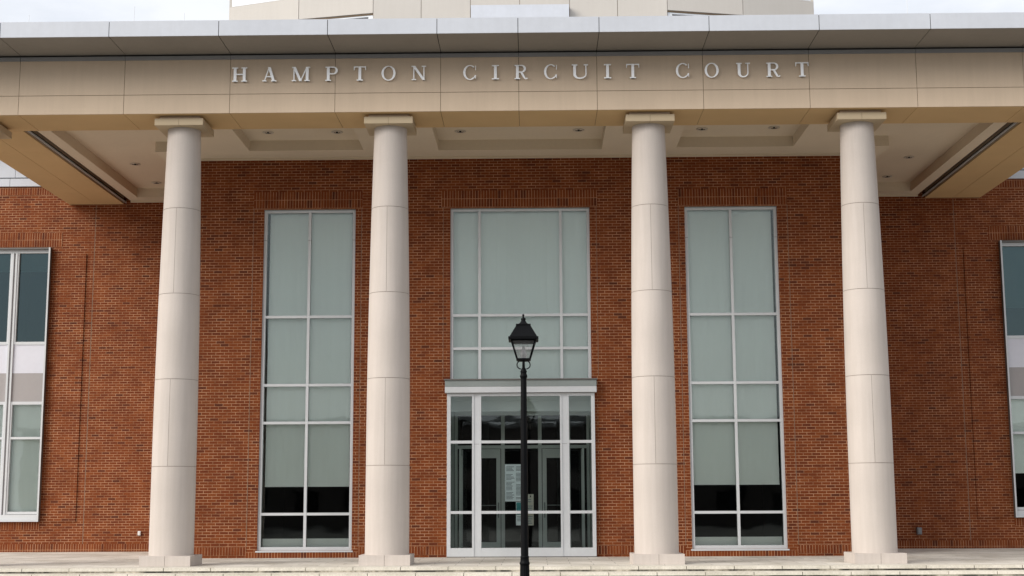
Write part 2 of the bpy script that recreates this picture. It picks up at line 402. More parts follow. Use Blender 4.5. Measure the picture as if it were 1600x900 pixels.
# ---------------------------------------------------------------- windows
def mullions(mb, x0, x1, z0, z1, y0, y1, fw, vs, hs, vw, hw, mt='alu'):
    """frame with outer members, verticals vs (centres) and rails hs (centres); rails butt between the verticals"""
    mb.box(x0, x0+fw, y0, y1, z0, z1, mt); mb.box(x1-fw, x1, y0, y1, z0, z1, mt)
    mb.box(x0+fw, x1-fw, y0+.002, y1, z1-fw, z1-.001, mt); mb.box(x0+fw, x1-fw, y0+.002, y1, z0+.001, z0+fw*1.15, mt)
    edges = [x0+fw] + [q for v in vs for q in (v-vw/2, v+vw/2)] + [x1-fw]
    for v in vs: mb.box(v-vw/2, v+vw/2, y0+.001, y1, z0+fw*1.15, z1-fw, mt)
    for h in hs:
        for k in range(0, len(edges), 2): mb.box(edges[k], edges[k+1], y0+.004, y1, h-hw/2, h+hw/2, mt)

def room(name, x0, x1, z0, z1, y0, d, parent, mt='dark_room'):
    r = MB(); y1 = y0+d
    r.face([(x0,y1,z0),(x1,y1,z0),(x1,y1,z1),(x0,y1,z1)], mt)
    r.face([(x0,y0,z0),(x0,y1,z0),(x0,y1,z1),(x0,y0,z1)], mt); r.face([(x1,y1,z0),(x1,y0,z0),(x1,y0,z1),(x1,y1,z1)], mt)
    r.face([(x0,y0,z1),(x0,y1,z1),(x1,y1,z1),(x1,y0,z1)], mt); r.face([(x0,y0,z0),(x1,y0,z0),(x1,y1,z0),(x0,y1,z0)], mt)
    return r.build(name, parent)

def blind(x0, x1, z0, z1, y, parent, drop_bar=True):
    b = MB(); n = 24
    for k in range(n):                      # a faint billow in the cloth
        a = x0+(x1-x0)*k/n; c = x0+(x1-x0)*(k+1)/n
        f = lambda u: y+.011*math.sin(8.3*u+z1)+.004*math.sin(23*u)
        b.hexa([(a,f(a),z0),(c,f(c),z0),(c,f(c)+.004,z0),(a,f(a)+.004,z0)], [(a,f(a),z1),(c,f(c),z1),(c,f(c)+.004,z1),(a,f(a)+.004,z1)], 'blind')
    if drop_bar: b.box(x0, x1, y-.012, y+.014, z0-.022, z0+.004, 'blind')
    return b.build('roller_blind', parent)

for (x0, x1, z0, z1), side in zip(WIN, (-1, 1)):
    xm = (x0+x1)/2 + (-.004)
    m = MB(); mullions(m, x0, x1, z0, z1, .05, .17, .072, [xm], [5.65, 4.02, 3.13, 1.005], .064, .062)
    m.box(x0-.03, x1+.03, -.02, .06, z0-.035, z0-.002, 'alu')
    # head flashing of dark metal
    m.box(x0-.0, x1+.0, .012, .05, z1-.016, z1-.003, 'alu_dark')
    for jx in (x0+.036, xm, x1-.036): m.box(jx-.038, jx+.038, .0475, .06, 7.50, 7.508, 'steel_edge')
    w = m.build('window', B)
    g = MB(); g.box(x0+.06, x1-.06, .095, .107, z0+.06, z1-.06, 'glass'); g.build('glass', w)
    room('interior', x0, x1, z0-.05, z1+.3, .245, 3.2, w)
    xl = x0+.115 if side < 0 else x0+.09
    blind(xl, xm-.018, 1.66, z1-.02, .22, w); blind(xm+.018 if side < 0 else xm+.012, x1-.10 if side < 0 else x1-.11, 1.66, z1-.02, .22, w)
    s2 = MB().box(x0+.07, x1-.07, .30, .36, z0-.02, .435, 'blind'); s2.build('low_partition', w)

# middle window above the entrance
x0, x1, z0, z1 = MID[0], MID[1], 4.18, 8.25
m = MB(); mullions(m, x0, x1, z0-.12, z1, .05, .17, .068, [-1.005, .938], [5.66, 4.865], .064, .062)
m.box(x0, x1, .012, .05, z1-.016, z1-.003, 'alu_dark')
w = m.build('window', B)
MB().box(x0+.06, x1-.06, .095, .107, z0-.1, z1-.06, 'glass').build('glass', w)
room('interior', x0, x1, z0-.15, z1+.3, .245, 3.0, w)
for a, c in ((x0+.06, -1.02), (-.99, .925), (.95, x1-.06)): blind(a, c, z0-.1, z1-.02, .22, w, False)

# ---------------------------------------------------------------- entrance
YF = -.13
e = MB()
VX0, VX1 = -1.765, 1.695
pil = [(-1.178, -.965), (.88, 1.09)]
zt = 3.79
e.box(VX0, VX0+.085, YF, YF+.12, .02, zt, 'alu'); e.box(VX1-.085, VX1, YF, YF+.12, .02, zt, 'alu')
for a, c in pil:
    e.box(a, a+.045, YF, YF+.12, .02, zt, 'alu'); e.box(c-.045, c, YF, YF+.12, .02, zt, 'alu')
    e.box(a+.045, c-.045, YF+.018, YF+.11, .02, zt, 'alu')
    e.box(a+.044, c-.044, YF+.015, YF+.03, 2.60, 2.606, 'steel_edge')
bays = [(VX0+.085, pil[0][0]), (pil[0][1], pil[1][0]), (pil[1][1], VX1-.085)]
for a, c in bays:
    e.box(a, c, YF+.003, YF+.11, .02, .215, 'alu'); e.box(a, c, YF+.002, YF+.11, zt-.07, zt-.001, 'alu')
    e.box(a, c, YF+.004, YF+.11, 2.62, 2.685, 'alu'); e.box(a, c, YF+.004, YF+.11, .995, 1.06, 'alu')
e.box(VX0, VX1, YF+.01, YF+.11, .0, .018, 'steel_edge')
for x in (VX0, VX1): e.box(x, x+(.06 if x < 0 else -.06), YF+.12, .05, .02, zt, 'alu')
ent = e.build('entrance', B)
cn = MB()
cn.box(VX0-.045, VX1+.045, YF-.10, .04, 3.80, 3.935, 'alu')
cn.box(VX0-.045, VX1+.045, YF-.085, .04, 3.94, 4.09, 'alu_dark')
cn.box(VX0-.07, VX1+.07, YF-.12, .03, 4.093, 4.12, 'steel_edge')
cn.build('canopy', ent)
MB().box(VX0+.08, VX1-.08, YF+.055, YF+.067, .2, zt-.05, 'glass').build('glass', ent)
# entry hall behind the glass
YB = 2.6
v = MB()
for s, x in ((-1, VX0+.02), (1, VX1-.02)):
    q = [(x, .07, 0), (x, YB, 0), (x, YB, 3.75), (x, .07, 3.75)]; v.face(q if s < 0 else q[::-1], 'lobby')
v.face([(VX0, .0, 3.76), (VX0, YB, 3.76), (VX1, YB, 3.76), (VX1, .0, 3.76)], 'lobby')
v.face([(VX0, 0, .012), (VX1, 0, .012), (VX1, YB, .012), (VX0, YB, .012)], 'mauve_panel')
v.box(VX0+.03, VX1-.03, .50, .62, 3.40, 3.755, 'lobby'); v.box(VX0+.03, VX1-.03, .44, .50, 3.66, 3.75, 'lobby')
v.box(VX0+.03, VX1-.03, YB-.12, YB+.1, 3.43, 3.74, 'lobby')
v.build('vestibule', ent)
room('lobby', VX0-1, VX1+1, 0, 3.8, YB+.2, 4.5, ent)
i = MB()                                  # inner screen: posts, head rail, transom mullions
for a, c in ((VX0+.03, VX0+.10), (-1.30, -1.22), (-.565, -.475), (.37, .46), (1.10, 1.18), (VX1-.1, VX1-.03)):
    i.box(a, c, YB, YB+.1, .015, 3.42, 'door_frame')
for a, c in ((VX0+.10, -1.30), (-1.22, -.565), (-.475, .37), (.46, 1.10), (1.18, VX1-.1)):
    i.box(a, c, YB+.004, YB+.1, 2.60, 2.68, 'door_frame')
i.box(-.475, .37, YB+.004, YB+.1, .015, .13, 'door_frame')
scr = i.build('inner_screen', ent)
MB().box(VX0+.1, VX1-.1, YB+.05, YB+.058, .1, 3.42, 'glass_clear').build('screen_glass', ent)
for a, c, hs in ((-1.215, -.57, 1), (.465, 1.095, -1)):
    d = MB(); w1 = .115
    d.box(a+.01, a+w1, YB-.01, YB+.04, .02, 2.59, 'door_frame'); d.box(c-w1, c-.01, YB-.01, YB+.04, .02, 2.59, 'door_frame')
    d.box(a+w1, c-w1, YB-.008, YB+.04, 2.36, 2.588, 'door_frame'); d.box(a+w1, c-w1, YB-.008, YB+.04, .022, .27, 'door_frame')
    dd = d.build('door', ent)
    hx = c-.06 if hs > 0 else a+.06
    MB().tube([(hx, YB-.015, .88), (hx, YB-.07, .90), (hx, YB-.07, 1.22), (hx, YB-.015, 1.24)], .014, 'alu_dark').box(a+w1, c-w1, YB-.05, YB-.03, 1.17, 1.19, 'alu_dark').build('handle', dd)
# side leaves standing at right angles along the vestibule walls, hinged open
for s, x in ((-1, VX0+.26), (1, VX1-.26)):
    d = MB(); x1_ = x + s*.045
    d.box(x, x1_, 1.2, 1.3, .03, 2.55, 'door_frame'); d.box(x, x1_, 2.05, 2.15, .03, 2.55, 'door_frame')
    d.box(x+.002*s, x1_-.002*s, 1.3, 2.05, 2.4, 2.548, 'door_frame'); d.box(x+.002*s, x1_-.002*s, 1.3, 2.05, .032, .26, 'door_frame')
    d.build('side_door', ent)

# notices taped to the inner glass
def lines(mb, x0, x1, z0, z1, y, n, cols=1, mt='ink', seed=1):
    r = random.Random(seed); cw = (x1-x0)/cols
    for c in range(cols):
        for k in range(n):
            if r.random() < .12: continue
            zz = z1 - (z1-z0)*(k+.5)/n; h = (z1-z0)/n*.22
            a = x0+c*cw+.015; mb.box(a, a+(cw-.03)*r.uniform(.6, 1), y-.0008, y+.001, zz-h, zz+h, mt)
YN = -.02
n1 = MB().box(-.415, .065, YN, YN+.004, 1.275, 2.135, 'paper'); lines(n1, -.40, .055, 1.32, 2.09, YN-.001, 26, 2)
tag(n1.build('notice'), 'large pale blue printed notice hanging inside the entrance glass left of the lamp post', 'notice')
n2 = MB().box(-.16, .03, YN, YN+.004, .725, 1.262, 'paper'); n2.box(-.15, .02, YN-.0012, YN+.001, .97, 1.25, 'paper_teal'); lines(n2, -.15, .02, .75, .94, YN-.001, 6)
tag(n2.build('notice'), 'small teal and white poster below the large notice inside the entrance glass', 'notice')
n3 = MB().box(.10, .25, YN, YN+.004, .725, 1.44, 'paper_cream'); n3.box(.165, .19, YN-.0015, YN+.001, 1.37, 1.41, 'gap'); lines(n3, .105, .245, .75, 1.34, YN-.001, 12, 1, seed=4)
tag(n3.build('notice'), 'narrow cream paper notice inside the entrance glass right of the lamp post', 'notice')

# ---------------------------------------------------------------- wing windows
for s in (-1, 1):
    X = lambda a: s*a
    fr = MB()
    def bx(a, c, y0, y1, z0, z1, mt='alu', sd=None):
        p, q = sorted((s*a, s*c)); fr.box(p, q, y0, y1, z0, z1, mt, sd)
    y0 = YW-.14
    # projecting box frame
    bx(12.93, 12.975, y0, YW+.2, .80, 8.21, 'alu', 'steel_edge'); bx(14.885, 14.93, y0, YW+.2, .80, 8.21, 'alu', 'steel_edge')
    bx(12.975, 14.885, y0+.002, YW+.2, 8.165, 8.208, 'steel_edge'); bx(12.975, 14.885, y0+.002, YW+.2, .802, .845, 'alu')
    yi = YW-.04
    bx(12.975, 14.885, yi+.006, YW+.15, 8.07, 8.163, 'alu'); bx(12.975, 14.885, yi-.03, YW+.15, .847, .985, 'alu')
    # wide centre post with a groove
    bx(13.855, 13.905, yi-.02, YW+.15, .987, 8.068); bx(13.905, 13.955, yi+.03, YW+.15, .987, 8.068, 'mauve_panel'); bx(13.955, 14.005, yi-.02, YW+.15, .987, 8.068)
    for a, c in ((12.975, 13.855), (14.005, 14.885)):
        ii = (a, a+.03, c-.045, c) if a < 13.5 else (a, a+.045, c-.03, c)
        bx(ii[0], ii[1], yi, YW+.12, .987, 4.0); bx(ii[2], ii[3], yi, YW+.12, .987, 4.0)
        bx(ii[0], ii[1], yi, YW+.12, 5.56, 8.068); bx(ii[2], ii[3], yi, YW+.12, 5.56, 8.068)
        for zc, hh in ((5.585, .04), (3.96, .04), (3.02, .032), (1.03, .035)):
            bx(ii[1], ii[2], yi+.003, YW+.12, zc-hh, zc+hh)
    w = fr.build('window', B)
    sp = MB()
    for a, c in ((12.975, 13.855), (14.005, 14.885)):
        p, q = sorted((s*a, s*c)); sp.box(p, q, yi+.02, YW+.1, 4.77, 5.56, 'white_panel'); sp.box(p, q, yi+.022, YW+.1, 4.0, 4.768, 'mauve_panel')
    sp.build('spandrel_panel', w)
    p, q = sorted((s*12.98, s*14.88))
    MB().box(p, q, YW+.03, YW+.04, 5.55, 8.08, 'glass_dark').build('glass', w); MB().box(p, q, YW+.03, YW+.04, .98, 3.98, 'glass').build('glass', w)
    room('interior', p, q, 5.3, 8.4, YW+.22, 3.5, w); room('interior', p, q, .8, 4.1, YW+.22, 3.5, w)
    for a, c in ((13.0, 13.83), (14.03, 14.86)):
        p, q = sorted((s*a, s*c))
        blind(p, q, (1.03 if s < 0 else 1.98), 3.95, YW+.15, w)
        blind(p, q, (7.6 if s < 0 else 6.42), 8.1, YW+.15, w)

# ---------------------------------------------------------------- small fittings on the brick
MB().box(-10.285, -10.21, YW-.04, YW, .43, .54, 'outlet').box(-10.27, -10.225, YW-.05, YW-.04, .445, .525, 'outlet').build('outlet_box', B)
MB().box(10.34, 10.46, YW-.10, YW, .37, .55, 'outlet_grey').box(10.36, 10.44, YW-.125, YW-.10, .39, .53, 'outlet_grey').build('outlet_box', B)

# ---------------------------------------------------------------- portico beams
YFb, YBb, ZB, ZT = -4.347, -3.037, 9.43, 10.60
J = [0, 1.655, 3.895, 6.13, 8.385, 10.63, 12.5]
JX = sorted([-j for j in J[1:]] + J)
g = .005
b = MB()
b.box(-12.488, 12.488, YFb+.012, YBb-.012, ZB+.012, ZT-.01, 'stone_joint')
for a, c in zip(JX[:-1], JX[1:]):
    a2 = a + (g if a > -12.4 else 0); c2 = c - (g if c < 12.4 else 0)
    b.box(a2, c2, YFb, YFb+.03, ZB, 9.835, 'stone'); b.box(a2, c2, YFb+.001, YFb+.03, 9.846, ZT, 'stone')
    b.box(a2, c2, YFb+.031, YBb, ZB+.001, ZB+.03, 'stone_bounce'); b.box(a2, c2, YBb-.03, YBb, ZB+.031, ZT, 'stone')
for s in (-1, 1):                         # outer ends of the front beam
    p, q = sorted((s*12.5, s*12.47)); b.box(p, q, YFb+.031, YBb-.001, ZB+.031, ZT, 'stone')
b.build('front_beam', B)
for s in (-1, 1):
    b = MB(); p, q = sorted((s*11.012, s*12.488)); b.box(p, q, YBb, YW-.02, ZB+.012, ZT-.01, 'stone_joint')
    ys = [YBb+.004, -1.1, 1.1, 3.3, YW-.004]
    for k, (a, c) in enumerate(zip(ys[:-1], ys[1:])):
        for u0, u1 in ((11.0, 11.755), (11.765, 12.5)):
            p, q = sorted((s*u0, s*u1)); b.box(p, q, a+.0035, c-.0015, ZB, ZB+.03, 'stone_bounce')
        for u0, u1 in ((11.0, 11.03), (12.47, 12.5)):
            p, q = sorted((s*u0, s*u1)); b.box(p, q, a+.004, c-.002, ZB+.031, ZT, 'stone')
    b.build('side_beam', B)
    t = MB()                              # dark slot with a thin bright angle between beam and ceiling
    p, q = sorted((s*10.78, s*11.02)); t.box(p, q, YBb+.002, YW-.002, 9.66, 9.69, 'gap')
    p, q = sorted((s*10.925, s*10.94)); t.box(p, q, YBb+.002, YW-.003, 9.46, 9.50, 'alu')
    p, q = sorted((s*10.94, s*10.998)); t.box(p, q, YBb+.003, YW-.004, 9.50, 9.54, 'gap')
    t.build('ceiling_slot', B)

# flashing, shadow gap and the wide metal eave
f = MB()
for a, c in zip(JX[:-1], JX[1:]): f.box(a+.004, c-.004, YFb-.02, YFb+.2, 10.602, 10.687, 'metal_dark')
f.box(-12.52, 12.52, YFb+.2, YBb, 10.602, 10.687, 'metal_dark')
f.box(-12.46, 12.46, YFb+.04, YBb, 10.690, 10.725, 'gap')
for s in (-1, 1):
    p, q = sorted((s*11.0, s*12.52)); f.box(p, q, YBb, YW-.05, 10.602, 10.687, 'metal_dark')
    p, q = sorted((s*11.0, s*12.46)); f.box(p, q, YBb, YW-.05, 10.690, 10.725, 'gap')
f.build('flashing', B)
ZE0, ZE1, YE = 10.725, 11.055, -5.54
ev = MB()
ev.box(-13.62, 13.62, YE+.012, 14, ZE0+.012, ZE1-.012, 'gap')
JE = [j for j in J if j < 12] + [12.9]; JE = sorted([-j for j in JE[1:]] + JE)
JE = [-13.64] + JE + [13.64]
for a, c in zip(JE[:-1], JE[1:]):
    g2 = .007
    ev.box(a+g2, c-g2, YE, YE+.02, ZE0+.003, ZE1, 'metal')                        # face panel
    ev.box(a+g2, c-g2, YE+.021, YFb+.25, ZE0, ZE0+.01, 'soffit_shade')                   # soffit panel
    ev.box(a+g2, c-g2, YE+.021, 14, ZE1-.011, ZE1-.001, 'metal')
for s in (-1, 1):
    p, q = sorted((s*12.2, s*13.64)); ev.box(p, q, YFb+.26, YW+.6, ZE0, ZE0+.01, 'metal')
    p, q = sorted((s*13.62, s*13.642)); ev.box(p, q, YE+.02, YW+.6, ZE0, ZE1-.012, 'metal')
ev.build('roof_eave', B)
rf = MB()
for s in (-1, 1):
    p, q = sorted((s*13.66, s*27)); rf.box(p, q, YW-.5, 30, 11.15, 11.45, 'metal')
rf.box(-13.6, 13.6, 13.98, 30, 10.8, 11.04, 'metal')
rf.build('roof', B)

# ---------------------------------------------------------------- coffered ceiling
ZC, ZH = 9.52, .25
cof = [(-6.43, -3.72, -2.75, -.75), (-1.95, 1.92, -2.75, -.65), (3.68, 6.43, -2.75, -.75),
       (-10.5, -7.9, -2.75, -.72), (-10.5, -8.68, -.72, 4.22), (7.9, 10.5, -2.75, -.72), (8.68, 10.5, -.72, 4.22)]
us = sorted({-10.8, 10.8, *[c[0] for c in cof], *[c[1] for c in cof]}); vs = sorted({YBb+.001, YW+.1, *[c[2] for c in cof], *[c[3] for c in cof]})
ce = MB()
ce.grid(us, vs, lambda u, v: any(c[0] < u < c[1] and c[2] < v < c[3] for c in cof), lambda u, v, w: (u, v, ZC+w), ZH, 'ceiling', ('ceiling', 'ceiling'), 'ceiling')
ce.box(-8.11, 8.11, -.055, -.001, ZC-.05, ZC-.001, 'ceiling')
for s in (-1, 1):
    p, q = sorted((s*XC, s*(XC+.055))); ce.box(p, q, 0, YW, ZC-.05, ZC-.001, 'ceiling')
    p, q = sorted((s*(XC+.06), s*10.8)); ce.box(p, q, YW-.055, YW-.001, ZC-.05, ZC-.001, 'ceiling')
ceil = ce.build('ceiling', B)
def downlight():
    d = MB(); z = 0
    d.lathe(0, 0, [(.075, -.012), (.13, -.012), (.135, -.004), (.13, 0)], 'light_ring', 28, caps=False)
    d.lathe(0, 0, [(.075, -.012), (.07, .0), (.05, .09)], 'light_hole', 28, caps=False)
    d.face([(.05*math.cos(a*math.pi/8), .05*math.sin(a*math.pi/8), .09) for a in range(16)][::-1], 'light_hole')
    d.lathe(0, 0, [(.004, -.03), (.022, -.022), (.03, .0), (.03, .05)], 'gap', 16)
    return d
dl = downlight().build('downlight', ceil, loc=(0, 0, 0))
spots = [(-5.85, -1.50), (-4.25, -1.48), (-1.39, -1.45), (1.35, -1.48), (4.2, -1.48), (5.85, -1.55), (-9.78, 1.45), (-9.80, 3.55), (9.72, 1.4), (9.7, 3.5)]
for k, (x, y) in enumerate(spots):
    o = dl if k == 0 else dl.copy()
    if k: COL.objects.link(o); o.parent = ceil
    o.location = (x, y, ZC+ZH-.002)

# ---------------------------------------------------------------- columns
CY = -3.692
def column_mb():
    m = MB(); zs = [.208, 2.02, 3.82, 5.62, 7.45, 9.216]
    def rr(z): t = z/9.2; return .4555 - .012*t - .0945*max(0, t-.28)**1.75/(.72**1.75)
    for k in range(5):                                  # five drums with a recessed bed joint between them
        lo = zs[k] + (.0055 if k else 0); hi = zs[k+1] - (.0055 if k < 4 else 0)
        m.lathe(0, 0, [(rr(lo+(hi-lo)*q/8), lo+(hi-lo)*q/8) for q in range(9)], 'column_stone', 72)
        if k < 4: m.lathe(0, 0, [(rr(hi)-.006, hi-.003), (rr(hi)-.006, hi+.014)], 'column_joint', 72)
    for a, c in ((2.03, 3.81), (5.63, 7.44)):          # vertical joints in the two-piece drums
        for sgn in (-1, 1):
            n = 6
            for q in range(n):
                z0 = a+(c-a)*q/n; z1 = a+(c-a)*(q+1)/n; r0, r1 = rr(z0)+.0007, rr(z1)+.0007
                xo = -.02; h = .004
                y0_, y1_ = sgn*math.sqrt(r0*r0-xo*xo), sgn*math.sqrt(r1*r1-xo*xo)
                pts = [(xo-h, y0_, z0), (xo+h, y0_, z0), (xo+h, y1_, z1), (xo-h, y1_, z1)]
                m.face(pts if sgn < 0 else pts[::-1], 'column_joint')
    return m
def capital_mb():
    m = MB()
    m.box(-.43, .43, -.43, .43, 9.362, 9.428, 'stone')
    m.box(-.515, -.0035, -.515, .515, 9.216, 9.362, 'stone_cap'); m.box(.0035, .515, -.515, .515, 9.216, 9.362, 'stone_cap')
    m.box(-.0035, .0035, -.507, .507, 9.224, 9.354, 'stone_joint'); return m
def plinth_mb():
    m = MB()
    m.box(-.52, -.004, -.52, .52, .002, .208, 'column_stone'); m.box(.004, .52, -.52, .52, .002, .208, 'column_stone')
    m.box(-.004, .004, -.51, .51, .002, .2, 'column_joint'); return m
c0 = column_mb().build('column', B); c1 = capital_mb().build('capital', c0); c2 = plinth_mb().build('plinth', c0)
xs = [-7.236, -2.774, 2.774, 7.236, -11.70, 11.70]
for k, x in enumerate(xs):
    if k == 0: c0.location = (x, CY, 0); continue
    c = c0.copy(); COL.objects.link(c); c.location = (x, CY, 0); c.parent = B
    for ch in (c1, c2):
        d = ch.copy(); COL.objects.link(d); d.parent = c

# ---------------------------------------------------------------- lettering on the beam
ST, TH, SF = .19, .07, .07        # stem, thin stroke, serif thickness, in letter heights
def seg(a, c, w):                    # slanted bar with horizontal ends
    return [(a[0]-w/2, a[1]), (a[0]+w/2, a[1]), (c[0]+w/2, c[1]), (c[0]-w/2, c[1])]
def rect(a, b_, c, d): return [(a, b_), (c, b_), (c, d), (a, d)]
def arc(cx, cy, rxo, ryo, rxi, ryi, a0, a1, n=28, sx=0):
    out = []
    for k in range(n):
        t0, t1 = R(a0+(a1-a0)*k/n), R(a0+(a1-a0)*(k+1)/n)
        out.append([(cx+rxo*math.cos(t0), cy+ryo*math.sin(t0)), (cx+rxo*math.cos(t1), cy+ryo*math.sin(t1)),
                    (cx+sx+rxi*math.cos(t1), cy+ryi*math.sin(t1)), (cx+sx+rxi*math.cos(t0), cy+ryi*math.sin(t0))])
    return ('strip', out)
def glyph(ch, w):
    """pieces of a serif capital of height 1 and width w"""
    g = []
    def stem(x, t=ST, z0=0, z1=1, s0=True, s1=True, ov=.10):
        g.append(rect(x-t/2, z0, x+t/2, z1))
        if s0: g.append(rect(x-t/2-ov, z0, x+t/2+ov, z0+SF))
        if s1: g.append(rect(x-t/2-ov, z1-SF, x+t/2+ov, z1))
    if ch == 'I': stem(w/2, ov=.15)
    elif ch == 'H':
        stem(.19); stem(w-.19); g.append(rect(.19, .475, w-.19, .475+TH))
    elif ch == 'T':
        stem(w/2, s1=False, ov=.12); g.append(rect(0, 1-SF, w, 1)); g.append([(0, .74), (.045, .74), (.085, 1), (0, 1)]); g.append([(w-.045, .74), (w, .74), (w, 1), (w-.085, 1)])
    elif ch == 'A':
        g.append(seg((.14, 0), (w/2-.02, 1), TH)); g.append(seg((w-.19, 0), (w/2-.01, 1), ST)); g.append(rect(.22, .30, w-.28, .30+TH))
        g.append(rect(0, 0, .29, SF)); g.append(rect(w-.37, 0, w, SF))
    elif ch == 'M':
        stem(.15, TH, s1=False, ov=.12); stem(w-.20, ST, s1=False, ov=.09)
        g.append(seg((w/2-.02, 0), (.17, 1), ST)); g.append(seg((w/2-.02, 0), (w-.22, 1), TH))
        g.append(rect(0, 1-SF, .25, 1)); g.append(rect(w-.28, 1-SF, w, 1))
    elif ch == 'N':
        stem(.16, TH, s1=False, ov=.12); stem(w-.16, TH, s0=False, ov=.12); g.append(seg((w-.17, 0), (.16, 1), ST)); g.append(rect(0, 1-SF, .24, 1))
    elif ch == 'O':
        g.append(arc(w/2, .5, w/2, .52, w/2-.155, .465, 0, 360, 48))
    elif ch == 'C':
        g.append(arc(w*.53, .5, w*.53, .52, w*.53-.155, .465, 48, 312, 40)); g.append(rect(w-.05, .66, w, .98)); g.append(rect(w-.045, .06, w-.005, .28))
        g.append(arc(w*.53, .5, w*.53, .52, w*.53-.10, .465, 312, 336, 8))
    elif ch in 'PR':
        stem(.19); br = .27; cyy = 1-br
        x = w-.30 if ch == 'P' else w-.42
        g.append(arc(x, cyy, .30 if ch == 'P' else .30, br, .30-.15, br-TH, -90, 90, 24))
        g.append(rect(.19, 1-TH, x, 1)); g.append(rect(.19, cyy-br, x, cyy-br+TH))
        if ch == 'R':
            g.append([(w-.50, .46), (w-.36, .48), (w-.17, .13), (w-.30, .10)])
            g.append(arc(w-.13, .14, .165, .15, .04, .095, 180, 330, 12))
    elif ch == 'U':
        r = (w-.36)/2+ST/2
        stem(.17, z0=.30, s0=False, ov=.10); stem(w-.15, TH, z0=.30, s0=False, ov=.12)
        xl, xr = .17-ST/2, w-.15+TH/2
        cx = (xl+xr)/2; rx = (xr-xl)/2
        out = []; n = 28
        for k in range(n):
            q = []
            for t in (R(180+180*k/n), R(180+180*(k+1)/n)):
                th = ST + (TH-ST)*(.5+.5*math.cos(t))
                q.append(((cx+rx*math.cos(t), .302+.322*math.sin(t)), (cx+(rx-th)*math.cos(t), .302+(.322-TH-.012)*math.sin(t))))
            out.append([q[0][0], q[1][0], q[1][1], q[0][1]])
        g.append(('strip', out))
    return g
def letter_mb(ch, x0, x1, z0, z1, y):
    h = z1-z0; w = (x1-x0)/h; m = MB()
    def ccw(p):
        a = sum(p[i][0]*p[(i+1) % len(p)][1]-p[(i+1) % len(p)][0]*p[i][1] for i in range(len(p)))
        return p if a > 0 else p[::-1]
    def ext(poly, d, sides=True):
        poly = ccw(poly); yf = y-.038-d*.0006; yb = y
        F = [(x0+px*h, yf, z0+pz*h) for px, pz in poly]; Bk = [(x0+px*h, yb, z0+pz*h) for px, pz in poly]
        m.face(F, 'letter'); m.face(Bk[::-1], 'letter')
        for i in range(len(F)):
            j = (i+1) % len(F); m.face([F[j], F[i], Bk[i], Bk[j]], 'letter')
    for k, p in enumerate(glyph(ch, w)):
        if isinstance(p, tuple):
            for q in p[1]: ext(q, k)
        else: ext(p, k)
    for px in {'O': (.07, .93), 'C': (.09,), 'I': (.5,), 'T': (.5,), 'P': (.22,), 'R': (.22,), 'U': (.17,), 'A': (.70,), 'M': (.15, .82), 'N': (.18, .84), 'H': (.19, .81)}[ch]:                                                    # mounting pins
        m.box(x0+px*(x1-x0)-.006, x0+px*(x1-x0)+.006, y-.001, YFb+.01, z0+.5*h-.006, z0+.5*h+.006, 'gap')
    return m
sign = thing('building_sign', 'raised white serif letters on the portico beam reading HAMPTON CIRCUIT COURT', 'sign', (0, YFb, 10.1))
LT = [('H', -6.076, -5.763), ('A', -5.436, -5.136), ('M', -4.81, -4.422), ('P', -4.095, -3.835), ('T', -3.495, -3.236), ('O', -2.907, -2.608),
      ('N', -2.269, -1.957), ('C', -1.175, -0.904), ('I', -0.575, -0.412), ('R', -0.087, 0.19), ('C', 0.535, 0.806), ('U', 1.13, 1.468),
      ('I', 1.799, 1.955), ('T', 2.273, 2.549), ('C', 3.318, 3.595), ('O', 3.925, 4.221), ('U', 4.599, 4.881), ('R', 5.226, 5.514), ('T', 5.837, 6.115)]
for ch, a, c in LT:
    o = letter_mb(ch, a, c, 10.098, 10.408, YFb-.022).build('letter', sign, loc=(0, 0, 0)); o.location = (0, -YFb, -10.1)
    o['label'] = 'white serif capital letter ' + ch

# ---------------------------------------------------------------- upper storey behind the roof
tw = MB()
V = [(-9.3, 20.0), (-9.28, 9.35), (-6.93, 8.52), (-4.56, 8.0), (4.42, 8.0), (6.80, 8.52), (9.15, 9.35), (9.17, 20.0)]
ZW0, ZW1 = 11.0, 22.0
def facet(a, c, z0, z1, mt, back=0.0, thick=.2):
    d = Vector((c[0]-a[0], c[1]-a[1])).normalized(); nrm = Vector((-d.y, d.x))      # away from the viewer
    A = Vector(a)+nrm*back; Cc = Vector(c)+nrm*back; A2 = A+nrm*thick; C2 = Cc+nrm*thick
    tw.hexa([(A.x,A.y,z0),(Cc.x,Cc.y,z0),(C2.x,C2.y,z0),(A2.x,A2.y,z0)], [(A.x,A.y,z1),(Cc.x,Cc.y,z1),(C2.x,C2.y,z1),(A2.x,A2.y,z1)], mt)
def cut(a, c, t0, t1):
    a, c = Vector(a), Vector(c); return tuple(a+(c-a)*t0), tuple(a+(c-a)*t1)
